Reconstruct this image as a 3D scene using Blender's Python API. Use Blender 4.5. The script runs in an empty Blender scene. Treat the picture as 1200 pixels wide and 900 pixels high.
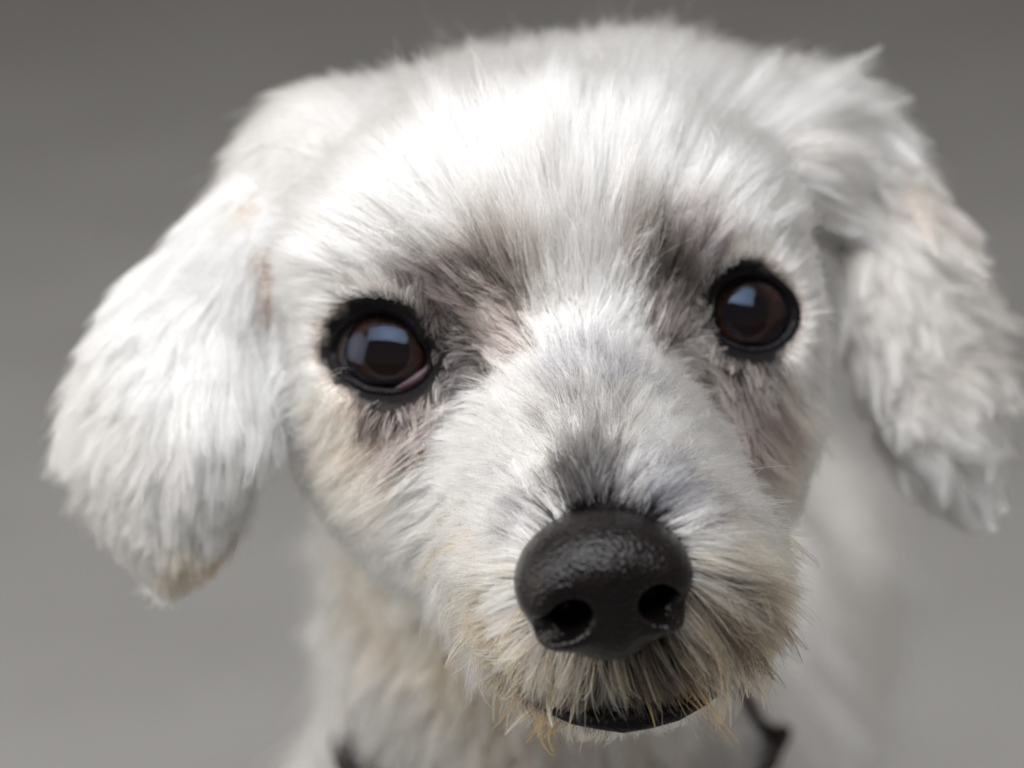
import bpy, math
import numpy as np
from mathutils import Vector, Matrix
from mathutils.bvhtree import BVHTree

rng = np.random.default_rng(7)
CM = 0.01
sc = bpy.context.scene
COL = sc.collection

# ------------------------------------------------------------------ camera
PITCH = math.radians(18.0)
CAM = np.array([0.0, -0.45, 0.46])
FPX = 3555.0                                  # focal length in pixels of the 1200 px wide photograph
RIGHT = np.array([1.0, 0.0, 0.0])
UP = np.array([0.0, math.sin(PITCH), math.cos(PITCH)])
FWD = np.array([0.0, math.cos(PITCH), -math.sin(PITCH)])

cd = bpy.data.cameras.new("camera")
cam = bpy.data.objects.new("camera", cd)
COL.objects.link(cam)
cam.location = CAM
cam.rotation_euler = (math.pi / 2 - PITCH, 0, 0)
cd.sensor_width = 36.0
cd.lens = 36.0 * FPX / 1200.0
cd.clip_start = 0.01
cd.clip_end = 500.0
cd.dof.use_dof = True
cd.dof.focus_distance = 0.426
cd.dof.aperture_fstop = 10.5
sc.camera = cam

# ------------------------------------------------------------------ world and lamps
w = bpy.data.worlds.new("World")
sc.world = w
w.use_nodes = True
w.node_tree.nodes["Background"].inputs[0].default_value = (1.0, 0.93, 0.86, 1)
w.node_tree.nodes["Background"].inputs[1].default_value = 0.27


def area_lamp(name, loc, target, sx, sy, power, color):
    ld = bpy.data.lights.new(name, "AREA")
    ld.shape = "RECTANGLE"
    ld.size, ld.size_y, ld.energy, ld.color = sx, sy, power, color
    o = bpy.data.objects.new(name, ld)
    COL.objects.link(o)
    o.location = loc
    o.rotation_euler = (Vector(target) - Vector(loc)).to_track_quat("-Z", "Y").to_euler()
    return o


key = area_lamp("window_light", (-0.26, -0.42, 1.48), (0.05, 0.60, 0.05), 1.9, 1.0, 18.6, (0.98, 0.985, 1.0))
key.data.spread = math.radians(110)
side = area_lamp("side_fill_light", (-1.35, -0.12, 0.62), (0.0, 0.03, 0.26), 1.2, 1.1, 3.6, (1.0, 0.95, 0.89))  # added fill lamp, brightens the chest and near side; no window there
side.data.spread = math.radians(90)

sc.view_settings.view_transform = "Standard"
sc.view_settings.look = "None"
sc.view_settings.exposure = 0.0
sc.view_settings.gamma = 1.0
sc.render.engine = "CYCLES"
sc.cycles.use_denoising = True
sc.cycles.max_bounces = 7
sc.cycles.diffuse_bounces = 5
sc.cycles.glossy_bounces = 6
sc.cycles.transmission_bounces = 7
sc.cycles.transparent_max_bounces = 12
sc.cycles.sample_clamp_indirect = 6.0
sc.cycles_curves.shape = "RIBBONS"


# ------------------------------------------------------------------ helpers
def U(px, py, d):
    """photo pixel + distance along the camera axis (cm) -> world point (m)"""
    return CAM + d * CM * (FWD + RIGHT * ((px - 600) / FPX) + UP * ((450 - py) / FPX))


def norm(v):
    v = np.asarray(v, float)
    return v / np.maximum(np.linalg.norm(v, axis=-1, keepdims=True), 1e-12)


def lin(c):
    c = np.asarray(c, float) / 255.0
    return np.where(c <= 0.04045, c / 12.92, ((c + 0.055) / 1.055) ** 2.4)


def link(name, data, parent=None, label=None, category=None, kind=None):
    o = bpy.data.objects.new(name, data)
    COL.objects.link(o)
    if parent:
        o.parent = parent
        o.matrix_parent_inverse = parent.matrix_world.inverted()
    if label:
        o["label"] = label
    if category:
        o["category"] = category
    if kind:
        o["kind"] = kind
    return o


def mesh_from(name, verts, faces, mat, smooth=True):
    me = bpy.data.meshes.new(name)
    me.from_pydata([tuple(map(float, v)) for v in verts], [], [tuple(map(int, f)) for f in faces])
    if smooth:
        me.polygons.foreach_set("use_smooth", [True] * len(me.polygons))
    me.materials.append(mat)
    me.update()
    return me


def nodes_of(name):
    m = bpy.data.materials.new(name)
    m.use_nodes = True
    nt = m.node_tree
    nt.nodes.clear()
    out = nt.nodes.new("ShaderNodeOutputMaterial")
    return m, nt, out


def principled(name, color, rough=0.5, spec=0.5, coat=0.0, bump=None, noise=None, sss=0.0):
    m, nt, out = nodes_of(name)
    b = nt.nodes.new("ShaderNodeBsdfPrincipled")
    nt.links.new(b.outputs[0], out.inputs[0])
    b.inputs["Base Color"].default_value = (*color, 1)
    b.inputs["Roughness"].default_value = rough
    b.inputs["Specular IOR Level"].default_value = spec
    b.inputs["Coat Weight"].default_value = coat
    b.inputs["Coat Roughness"].default_value = 0.08
    b.inputs["Subsurface Weight"].default_value = sss
    b.inputs["Subsurface Scale"].default_value = 0.004
    tc = nt.nodes.new("ShaderNodeTexCoord")
    if noise:
        scale, c2 = noise
        n = nt.nodes.new("ShaderNodeTexNoise")
        n.inputs["Scale"].default_value = scale
        n.inputs["Detail"].default_value = 6
        nt.links.new(tc.outputs["Object"], n.inputs["Vector"])
        mx = nt.nodes.new("ShaderNodeMix")
        mx.data_type = "RGBA"
        mx.inputs[6].default_value = (*color, 1)
        mx.inputs[7].default_value = (*c2, 1)
        nt.links.new(n.outputs["Fac"], mx.inputs[0])
        nt.links.new(mx.outputs[2], b.inputs["Base Color"])
    if bump:
        scale, strength, dist = bump
        v = nt.nodes.new("ShaderNodeTexVoronoi")
        v.inputs["Scale"].default_value = scale
        nt.links.new(tc.outputs["Object"], v.inputs["Vector"])
        n2 = nt.nodes.new("ShaderNodeTexNoise")
        n2.inputs["Scale"].default_value = scale * 0.9
        n2.inputs["Detail"].default_value = 5
        nt.links.new(tc.outputs["Object"], n2.inputs["Vector"])
        ad = nt.nodes.new("ShaderNodeMath")
        ad.operation = "ADD"
        nt.links.new(v.outputs["Distance"], ad.inputs[0])
        nt.links.new(n2.outputs["Fac"], ad.inputs[1])
        bp = nt.nodes.new("ShaderNodeBump")
        bp.inputs["Strength"].default_value = strength
        bp.inputs["Distance"].default_value = dist
        nt.links.new(ad.outputs[0], bp.inputs["Height"])
        nt.links.new(bp.outputs[0], b.inputs["Normal"])
        # glossy patches on the wet leather
        mr = nt.nodes.new("ShaderNodeMapRange")
        mr.inputs[3].default_value = rough * 0.75
        mr.inputs[4].default_value = min(1, rough * 1.3)
        nt.links.new(n2.outputs["Fac"], mr.inputs[0])
        nt.links.new(mr.outputs[0], b.inputs["Roughness"])
    return m


def attr_skin(name):
    m, nt, out = nodes_of(name)
    b = nt.nodes.new("ShaderNodeBsdfPrincipled")
    a = nt.nodes.new("ShaderNodeAttribute")
    a.attribute_name = "skin_colour"
    n = nt.nodes.new("ShaderNodeTexNoise")
    n.inputs["Scale"].default_value = 900
    bp = nt.nodes.new("ShaderNodeBump")
    bp.inputs["Distance"].default_value = 0.0004
    bp.inputs["Strength"].default_value = 0.5
    nt.links.new(n.outputs["Fac"], bp.inputs["Height"])
    nt.links.new(bp.outputs[0], b.inputs["Normal"])
    nt.links.new(a.outputs["Color"], b.inputs["Base Color"])
    b.inputs["Roughness"].default_value = 0.6
    b.inputs["Specular IOR Level"].default_value = 0.08
    nt.links.new(b.outputs[0], out.inputs[0])
    return m


def hair_mat(name):
    m, nt, out = nodes_of(name)
    a = nt.nodes.new("ShaderNodeAttribute")
    a.attribute_name = "hair_colour"
    h = nt.nodes.new("ShaderNodeBsdfHairPrincipled")
    h.model = "CHIANG"
    h.parametrization = "COLOR"
    nt.links.new(a.outputs["Color"], h.inputs["Color"])
    h.inputs["Roughness"].default_value = 0.42
    h.inputs["Radial Roughness"].default_value = 0.75
    h.inputs["Coat"].default_value = 0.0
    nt.links.new(h.outputs[0], out.inputs[0])
    return m


# ------------------------------------------------------------------ implicit surfaces
def surface_nets(V, gx, gy, gz):
    s = V < 0
    nx, ny, nz = V.shape
    c = np.zeros((nx - 1, ny - 1, nz - 1), np.int8)
    for i in (0, 1):
        for j in (0, 1):
            for k in (0, 1):
                c += s[i:nx - 1 + i, j:ny - 1 + j, k:nz - 1 + k]
    I, J, K = np.nonzero((c > 0) & (c < 8))
    vid = np.full(c.shape, -1, np.int64)
    vid[I, J, K] = np.arange(len(I))
    acc = np.zeros((len(I), 3))
    cnt = np.zeros(len(I))
    G = (gx, gy, gz)
    cor = [(i, j, k) for i in (0, 1) for j in (0, 1) for k in (0, 1)]
    for p in cor:
        for ax in range(3):
            if p[ax]:
                continue
            q = list(p)
            q[ax] = 1
            va = V[I + p[0], J + p[1], K + p[2]]
            vb = V[I + q[0], J + q[1], K + q[2]]
            m = (va < 0) != (vb < 0)
            t = va[m] / (va[m] - vb[m])
            A = [G[0][I[m] + p[0]], G[1][J[m] + p[1]], G[2][K[m] + p[2]]]
            B = [G[0][I[m] + q[0]], G[1][J[m] + q[1]], G[2][K[m] + q[2]]]
            for d in range(3):
                acc[m, d] += A[d] + (B[d] - A[d]) * t
            cnt[m] += 1
    P = acc / cnt[:, None]
    F = []
    for ax in range(3):
        a1, a2 = [(1, 2), (2, 0), (0, 1)][ax]
        sl0 = [slice(None)] * 3
        sl1 = [slice(None)] * 3
        sl0[ax] = slice(0, -1)
        sl1[ax] = slice(1, None)
        e0, e1 = s[tuple(sl0)], s[tuple(sl1)]
        ii = np.array(np.nonzero(e0 != e1))
        ok = (ii[a1] > 0) & (ii[a2] > 0) & (ii[a1] < V.shape[a1] - 1) & (ii[a2] < V.shape[a2] - 1)
        ii = ii[:, ok]
        ins = e0[tuple(ii)]

        def cell(d1, d2):
            x = ii.copy()
            x[a1] -= d1
            x[a2] -= d2
            return vid[tuple(x)]
        q = np.stack([cell(1, 1), cell(0, 1), cell(0, 0), cell(1, 0)], 1)
        q[~ins] = q[~ins][:, ::-1]
        F.append(q)
    return P, np.concatenate(F)


def relax(P, F, it, lam=0.5):
    e = np.concatenate([F[:, [0, 1]], F[:, [1, 2]], F[:, [2, 3]], F[:, [3, 0]]])
    e = np.concatenate([e, e[:, ::-1]])
    n = len(P)
    deg = np.bincount(e[:, 0], minlength=n).astype(float)
    for k in range(it):
        for l in (lam, -lam * 1.03):
            S = np.stack([np.bincount(e[:, 0], P[e[:, 1], d], n) for d in range(3)], 1) / deg[:, None]
            P = P + l * (S - P)
    return P


class Field:
    def __init__(s, gx, gy, gz):
        s.g = [np.asarray(g, np.float64) for g in (gx, gy, gz)]
        s.V = np.full([len(g) for g in s.g], 0.05, np.float32)

    def box(s, lo, hi):
        sl = []
        for d in range(3):
            a = max(0, int(np.searchsorted(s.g[d], lo[d])) - 1)
            b = min(len(s.g[d]), int(np.searchsorted(s.g[d], hi[d])) + 1)
            sl.append(slice(a, b))
        sl = tuple(sl)
        X = [s.g[d][sl[d]].astype(np.float32) for d in range(3)]
        return sl, (X[0][:, None, None], X[1][None, :, None], X[2][None, None, :])

    def put(s, sl, d, k, sub=False):
        A = s.V[sl]
        if sub:
            d = -d
            h = np.clip(0.5 - 0.5 * (A - d) / k, 0, 1)
            s.V[sl] = A + (d - A) * h + k * h * (1 - h)
        else:
            h = np.clip(0.5 + 0.5 * (A - d) / k, 0, 1)
            s.V[sl] = A + (d - A) * h - k * h * (1 - h)

    def ell(s, c, r, R=None, k=0.006, sub=False):
        """ellipsoid, centre c, radii r, rows of R its axes"""
        c = np.asarray(c, float)
        r = np.asarray(r, float)
        R = np.eye(3) if R is None else np.asarray(R)
        m = r.max() + 0.02
        sl, (X, Y, Z) = s.box(c - m, c + m)
        x, y, z = X - c[0], Y - c[1], Z - c[2]
        k0 = 0
        k1 = 0
        for i in range(3):
            u = (x * R[i, 0] + y * R[i, 1] + z * R[i, 2]).astype(np.float32)
            k0 = k0 + (u / r[i]) ** 2
            k1 = k1 + (u / r[i] ** 2) ** 2
        k0 = np.sqrt(k0)
        k1 = np.sqrt(k1)
        s.put(sl, k0 * (k0 - 1) / np.maximum(k1, 1e-6), k, sub)

    def cap(s, a, b, ra, rb, k=0.006, sub=False):
        a = np.asarray(a, float)
        b = np.asarray(b, float)
        m = max(ra, rb) + 0.02
        sl, (X, Y, Z) = s.box(np.minimum(a, b) - m, np.maximum(a, b) + m)
        ba = b - a
        t = ((X - a[0]) * ba[0] + (Y - a[1]) * ba[1] + (Z - a[2]) * ba[2]) / (ba @ ba)
        t = np.clip(t, 0, 1)
        d = np.sqrt((X - a[0] - t * ba[0]) ** 2 + (Y - a[1] - t * ba[1]) ** 2 + (Z - a[2] - t * ba[2]) ** 2)
        s.put(sl, d - (ra + (rb - ra) * t), k, sub)

    def grad(s):
        s.G = np.gradient(s.V, *[g.astype(np.float32) for g in s.g])

    def idx(s, P):
        return tuple(np.clip(np.searchsorted((s.g[d][1:] + s.g[d][:-1]) / 2, P[:, d]), 0, len(s.g[d]) - 1) for d in range(3))

    def sample(s, P):
        i = s.idx(P)
        n = np.stack([g[i] for g in s.G], 1)
        return s.V[i], norm(n)


# ------------------------------------------------------------------ head frame
EYE_L = U(447, 412, 44.45)           # cornea of the eye on the photo's left
EYE_R = U(880, 367, 45.3)
E0 = (EYE_L + EYE_R) / 2
HX = norm(EYE_R - EYE_L)
hz0 = np.array([0, 0.0, 1.0])
HZ = norm(hz0 - HX * (hz0 @ HX))
HB = np.cross(HZ, HX)
HB = -HB if HB[1] > 0 else HB        # forward: out of the face towards the nose
HR = np.stack([HX, HB, HZ])


def H(a, b, c):
    return E0 + CM * (a * HX + b * HB + c * HZ)


def rot(axis, deg):
    return np.array(Matrix.Rotation(math.radians(deg), 3, Vector(axis)))


# eyeballs
EYES = []
out_l = [(386, 416), (392, 394), (410, 374), (436, 362), (464, 364), (486, 378), (500, 399), (513, 425), (504, 443), (482, 460), (446, 464), (410, 449)]
out_r = [(829, 372), (832, 348), (845, 330), (868, 320), (894, 320), (918, 334), (934, 358), (934, 382), (918, 404), (888, 415), (858, 410), (836, 396)]
for ap, outl, gz in ((EYE_L, out_l, norm(-FWD - 0.20 * RIGHT + 0.05 * UP)), (EYE_R, out_r, norm(-FWD + 0.13 * RIGHT + 0.05 * UP))):
    cen = ap - gz * 1.02 * CM
    ux = norm(RIGHT - FWD * (RIGHT @ FWD))
    uy = UP
    # outline as directions from the eyeball centre (ray / sphere hits)
    pts = []
    for q in outl:
        d = norm(U(q[0], q[1], 45) - CAM)
        oc = CAM - cen
        Rr = 1.03 * CM
        bq = oc @ d
        disc = bq * bq - (oc @ oc - Rr * Rr)
        t = -bq - math.sqrt(max(disc, 0))
        pts.append(CAM + d * t)
    pts = np.array(pts)
    mid = norm(pts.mean(0) - cen)
    ex = norm(RIGHT - mid * (RIGHT @ mid))
    ey = np.cross(mid, ex)
    ey = ey if ey @ UP > 0 else -ey
    q = norm(pts - cen)
    f = q @ mid
    uv = np.stack([np.arccos(np.clip(f, -1, 1))] * 2, 1) * norm(np.stack([q @ ex, q @ ey], 1))
    th = np.arctan2(uv[:, 1], uv[:, 0])
    o = np.argsort(th)
    EYES.append(dict(cen=cen, gaze=gz, mid=mid, ex=ex, ey=ey, th=th[o], rr=0.95 * np.hypot(uv[:, 0], uv[:, 1])[o]))


def eye_rel(E, P):
    """how far outside the lid opening (1 = on the lid edge) and the distance from the eyeball centre"""
    v = P - E["cen"]
    R = np.linalg.norm(v, axis=-1)
    q = v / np.maximum(R, 1e-9)[..., None]
    ang = np.arccos(np.clip(q @ E["mid"], -1, 1))
    th = np.arctan2(q @ E["ey"], q @ E["ex"])
    r = np.interp(th, E["th"], E["rr"], period=2 * math.pi)
    return ang / r, R


# ------------------------------------------------------------------ body as one continuous surface
def axis(fine0, fine1, hf, lo, hi, hc):
    a = list(np.arange(fine0, fine1, hf))
    x, h = fine0, hf
    pre = []
    while x > lo:
        h = min(hc, h * 1.15)
        x -= h
        pre.append(x)
    x, h = fine1, hf
    post = [a[-1] + hf]
    x = post[0]
    while x < hi:
        h = min(hc, h * 1.15)
        x += h
        post.append(x)
    return np.array(pre[::-1] + a + post)


body = Field(axis(-0.092, 0.092, 0.0015, -0.11, 0.13, 0.004), axis(-0.085, 0.06, 0.0015, -0.10, 0.50, 0.006), axis(0.262, 0.375, 0.0015, -0.012, 0.40, 0.005))
k = CM
B = body
# torso, neck, legs, tail
tor = [(0.012, 0.085, 0.190), (0.018, 0.17, 0.196), (0.024, 0.26, 0.193)]
B.ell(tor[0], (0.047, 0.060, 0.052), k=0.02)
B.ell(tor[1], (0.050, 0.085, 0.050), k=0.02)
B.ell(tor[2], (0.045, 0.060, 0.047), k=0.02)
B.cap(H(0, -5.2, -1.2), (0.006, 0.064, 0.210), 0.030, 0.034, k=0.016)
for sx in (-1, 1):
    sh = np.array([0.017 + sx * 0.036, 0.085, 0.175])
    B.cap(sh, sh + (0.004 * sx, 0.022, -0.06), 0.026, 0.017, k=0.015)
    B.cap(sh + (0.004 * sx, 0.022, -0.06), sh + (0.004 * sx, 0.002, -0.15), 0.017, 0.011, k=0.01)
    B.ell(sh + (0.004 * sx, -0.008, -0.163), (0.014, 0.021, 0.013), k=0.01)
    hp = np.array([0.025 + sx * 0.034, 0.265, 0.180])
    B.cap(hp, hp + (0.004 * sx, -0.022, -0.070), 0.034, 0.021, k=0.015)
    B.cap(hp + (0.004 * sx, -0.022, -0.070), hp + (0.003 * sx, 0.034, -0.118), 0.020, 0.0115, k=0.01)
    B.cap(hp + (0.003 * sx, 0.034, -0.118), hp + (0.003 * sx, 0.026, -0.158), 0.0115, 0.010, k=0.008)
    B.ell(hp + (0.003 * sx, 0.012, -0.168), (0.014, 0.022, 0.012), k=0.01)
tl = [(0.030, 0.31, 0.210), (0.032, 0.345, 0.205), (0.033, 0.375, 0.17), (0.033, 0.39, 0.13)]
for i in range(3):
    B.cap(tl[i], tl[i + 1], 0.012 - 0.002 * i, 0.010 - 0.002 * i, k=0.008)
# skull, brows, cheeks, muzzle
B.ell(H(0, -4.1, -0.25), (3.8 * k, 4.4 * k, 3.05 * k), HR, k=0.012)
B.ell(H(0, -1.9, 0.9), (2.7 * k, 2.0 * k, 1.9 * k), HR, k=0.015)
for s in (-1, 1):
    B.ell(H(2.35 * s, -1.35, 0.95), (1.35 * k, 1.1 * k, 1.0 * k), HR, k=0.010)
    B.ell(H((2.08 if s < 0 else 2.28) * s, -1.6, -1.95), ((1.3 if s < 0 else 1.4) * k, 2.4 * k, 1.6 * k), HR, k=0.012)
    B.ell(H((2.4 if s < 0 else 2.5) * s, -2.2, -1.25), (1.35 * k, 2.4 * k, 1.55 * k), HR, k=0.012)
    B.cap(H(1.65 * s, -2.4, -2.8), H(0.65 * s, 2.2, -3.45), 0.0135, 0.0105, k=0.012)
    B.ell(H((0.84 if s < 0 else 0.74) * s, 3.35, -2.76), (1.05 * k, 1.35 * k, 1.15 * k), HR, k=0.006)
    B.ell(H((0.98 if s < 0 else 0.86) * s, 2.0, -2.65), (0.98 * k, 1.7 * k, 1.2 * k), HR, k=0.010)
B.cap(H(0, -0.9, -0.75), H(0, 3.9, -1.75), 0.0135, 0.0105, k=0.010)
B.cap(H(0, 0.2, -2.0), H(0, 3.6, -2.4), 0.017, 0.013, k=0.010)
B.cap(H(0, -1.0, -3.6), H(0, 3.0, -3.75), 0.014, 0.0095, k=0.008)
B.ell(H(0.1, 2.65, -4.0), (1.0 * k, 1.2 * k, 0.55 * k), HR, k=0.006)
for E in EYES:
    B.ell(E["cen"], [1.10 * CM] * 3, k=0.006)
# ears: thin hanging leaves
EARS = []


def ear(pts, nrm, thick=0.30):
    """pts: px, py, d, half width (cm); nrm: outward normal"""
    Q = [U(*p[:3]) for p in pts]
    for i in range(len(Q)):
        t = norm(Q[min(i + 1, len(Q) - 1)] - Q[max(i - 1, 0)])
        n = norm(nrm - t * (nrm @ t))
        sd = np.cross(t, n)
        B.ell(Q[i], (pts[i][3] * k, 0.8 * k, thick * k), np.stack([sd, t, n]), k=0.007)
    EARS.append(np.array(Q))


B.ell(U(376, 182, 48.7), (0.68 * k, 1.1 * k, 0.68 * k), HR, k=0.016)
ear([(345, 210, 48.8, 0.55), (306, 252, 48.2, 0.55), (256, 310, 47.5, 0.8), (216, 380, 47.0, 1.1), (192, 460, 46.7, 1.4), (194, 530, 46.6, 1.3), (203, 585, 46.7, 0.9), (200, 622, 46.8, 0.6)],
    norm(-FWD - 0.45 * RIGHT + 0.15 * UP), 0.24)
ear([(955, 150, 50.4, 0.7), (1000, 205, 50.1, 0.7), (1045, 270, 49.8, 0.85), (1068, 340, 49.5, 0.95), (1075, 410, 49.3, 0.95), (1085, 465, 49.2, 0.8), (1098, 505, 49.2, 0.55), (1112, 535, 49.2, 0.35)],
    norm(-FWD + 0.5 * RIGHT + 0.15 * UP), 0.24)
B.ell(U(895, 185, 49.6), (1.1 * k, 1.2 * k, 0.9 * k), HR, k=0.012)
B.ell(U(745, 140, 49.6), (1.5 * k, 1.5 * k, 1.0 * k), HR, k=0.012)
# openings for the eyes
for E in EYES:
    sl, (X, Y, Z) = B.box(E["cen"] - 0.03, E["cen"] + 0.03)
    P = np.stack(np.broadcast_arrays(X, Y, Z), -1).astype(float)
    rel, R = eye_rel(E, P)
    front = (P - E["cen"]) @ E["mid"]
    d = np.maximum(np.maximum(0.0050 - R, (rel - 0.96) * 0.006), 0.002 - front)
    B.V[sl] = np.maximum(B.V[sl], -d.astype(np.float32))

BP, BF = surface_nets(B.V, *B.g)
BP = relax(BP, BF, 4)
B.grad()
bvh = BVHTree.FromPolygons([tuple(p) for p in BP], [tuple(map(int, f)) for f in BF])


def hit(px, py):
    d = norm(U(px, py, 45) - CAM)
    loc, nr, ix, ds = bvh.ray_cast(Vector(CAM), Vector(d))
    if loc is None:
        return None, None
    n = np.array(nr)
    if n @ d > 0:
        n = -n
    return np.array(loc), n


# ------------------------------------------------------------------ coat colours and painted fur shade (patches given where they sit on the head)
# px, py, radius px, root colour, tip colour, share of hairs
W = (249, 244, 237)
WR = (226, 218, 208)  # roots toned darker, painting in the shade deep between hairs
PATCH = [
    (370, 560, 105, (202, 164, 130), (228, 198, 168), .92), (450, 690, 95, (208, 176, 146), (232, 210, 186), .7),
    (330, 480, 60, (214, 180, 150), (228, 205, 180), .8), (420, 530, 70, (206, 180, 156), (226, 206, 184), .8),
    (955, 430, 70, (205, 182, 160), (222, 206, 188), .85), (910, 540, 72, (210, 184, 160), (226, 208, 188), .85), (900, 640, 70, (200, 172, 145), (218, 196, 170), .85),
    (985, 300, 50, (215, 205, 195), (228, 222, 214), .7),
    (650, 290, 60, (222, 206, 196), (236, 226, 218), .6), (590, 330, 45, (190, 165, 155), (215, 198, 190), .6), (735, 300, 40, (190, 168, 158), (215, 200, 192), .6),
    (560, 385, 60, (36, 33, 31), (72, 66, 62), .95), (515, 350, 42, (64, 57, 58), (116, 108, 108), .7), (452, 478, 22, (30, 27, 28), (70, 64, 64), .9), (885, 425, 28, (30, 27, 28), (74, 68, 68), .95), (505, 395, 22, (30, 27, 28), (70, 64, 64), .8), (605, 400, 34, (98, 84, 80), (150, 136, 130), .55), (585, 350, 40, (140, 119, 111), (186, 168, 160), .5),
    (545, 440, 34, (32, 28, 30), (80, 74, 75), .85), (465, 480, 42, (58, 50, 50), (130, 118, 110), .75), (500, 515, 36, (98, 88, 85), (150, 139, 133), .7), (520, 490, 28, (98, 86, 83), (155, 143, 137), .6),
    (785, 340, 52, (36, 33, 31), (72, 66, 62), .95), (775, 400, 46, (60, 53, 53), (110, 101, 100), .8), (815, 300, 34, (78, 70, 72), (140, 132, 132), .65), (800, 275, 30, (110, 100, 98), (170, 160, 158), .5),
    (835, 435, 50, (46, 42, 40), (104, 97, 92), .9), (870, 465, 48, (66, 59, 58), (118, 108, 104), .88), (860, 510, 38, (84, 74, 70), (134, 121, 114), .62), (905, 550, 30, (130, 110, 102), (178, 160, 150), .4),
    (690, 580, 44, (15, 14, 14), (36, 34, 34), .9), (690, 545, 46, (46, 45, 45), (106, 104, 103), .6), (690, 495, 55, (60, 59, 59), (130, 128, 127), .5), (640, 470, 45, (100, 100, 104), (165, 165, 170), .4), (745, 460, 45, (96, 96, 100), (160, 160, 165), .45), (690, 440, 50, (90, 90, 94), (160, 160, 165), .5), (760, 540, 34, (60, 60, 66), (140, 140, 148), .5),
    (620, 610, 36, (50, 50, 55), (140, 140, 144), .55), (770, 590, 40, (36, 36, 40), (110, 110, 116), .7), (830, 595, 34, (80, 78, 80), (160, 158, 156), .5), (600, 555, 26, (80, 82, 88), (170, 172, 178), .4),
    (580, 670, 32, (90, 88, 86), (195, 190, 180), .5), (585, 720, 34, (110, 100, 88), (205, 190, 165), .6),
    (540, 770, 60, (196, 164, 128), (226, 204, 170), .8), (500, 700, 60, (226, 210, 190), (238, 228, 212), .7), (600, 790, 55, (150, 118, 84), (216, 186, 148), .85),
    (650, 800, 60, (120, 98, 74), (206, 182, 150), .9), (720, 800, 65, (110, 92, 74), (214, 190, 156), .92), (800, 765, 65, (120, 98, 74), (214, 188, 154), .9), (860, 720, 55, (150, 120, 88), (216, 188, 152), .85),
    (840, 650, 45, (180, 154, 124), (228, 206, 174), .75), (880, 680, 42, (196, 160, 122), (220, 192, 158), .85), (905, 720, 48, (168, 130, 94), (206, 168, 126), .85),
    (640, 800, 55, (22, 19, 18), (52, 46, 40), .72), (715, 795, 66, (18, 16, 16), (48, 43, 40), .8), (800, 770, 64, (20, 17, 16), (54, 47, 41), .74), (860, 740, 48, (26, 22, 20), (76, 64, 52), .62), (835, 680, 40, (36, 32, 30), (86, 78, 70), .55), (590, 770, 36, (50, 42, 34), (110, 92, 72), .45), (585, 690, 30, (50, 48, 48), (120, 116, 112), .45),
    (600, 838, 32, (140, 96, 56), (196, 150, 96), .45), (640, 850, 30, (120, 75, 40), (185, 138, 88), .35), (690, 862, 34, (40, 35, 32), (130, 112, 92), .8), (760, 862, 34, (40, 35, 32), (130, 112, 92), .8),
    (600, 885, 60, (226, 200, 174), (238, 218, 196), .7), (750, 890, 70, (222, 196, 170), (236, 216, 194), .7), (500, 850, 60, (232, 218, 204), (240, 230, 220), .5),
    (225, 655, 45, (196, 170, 140), (196, 168, 138), .55), (265, 620, 34, (200, 176, 148), (190, 160, 130), .55), (318, 230, 16, (130, 100, 84), (190, 166, 150), .7), (322, 290, 18, (96, 70, 58), (160, 132, 116), .85), (322, 340, 18, (96, 70, 58), (160, 132, 116), .85), (322, 390, 18, (110, 84, 70), (176, 150, 132), .85), (324, 440, 20, (150, 120, 98), (206, 182, 162), .8), (100, 450, 60, (226, 214, 204), (236, 228, 220), .5),  # brown crevice beside the ear: inner-ear colour plus painted-in shadow
    (1050, 330, 130, (186, 172, 160), (216, 207, 199), .85), (1040, 215, 40, (130, 108, 92), (190, 174, 162), .7), (1090, 260, 30, (140, 116, 98), (196, 180, 168), .6), (1000, 330, 26, (150, 130, 114), (204, 192, 182), .5), (1110, 420, 30, (150, 130, 114), (204, 192, 182), .5), (920, 180, 30, (176, 160, 148), (216, 208, 202), .6), (1000, 500, 40, (218, 202, 182), (230, 220, 206), .6), (1080, 570, 40, (205, 182, 150), (222, 206, 184), .6), (1140, 250, 40, (190, 170, 155), (220, 210, 204), .5),  # greyish-cream right ear, with brown-grey shadow of its locks painted in
]
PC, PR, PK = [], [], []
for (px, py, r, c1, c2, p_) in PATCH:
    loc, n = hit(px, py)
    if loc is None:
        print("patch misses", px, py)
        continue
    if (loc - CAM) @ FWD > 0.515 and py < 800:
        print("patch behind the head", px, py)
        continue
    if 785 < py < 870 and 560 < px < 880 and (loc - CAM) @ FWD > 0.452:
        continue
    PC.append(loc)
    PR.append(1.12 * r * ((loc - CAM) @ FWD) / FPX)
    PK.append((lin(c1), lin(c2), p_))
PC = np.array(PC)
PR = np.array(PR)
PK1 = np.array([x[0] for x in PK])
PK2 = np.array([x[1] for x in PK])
PKP = np.array([x[2] for x in PK])


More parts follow.
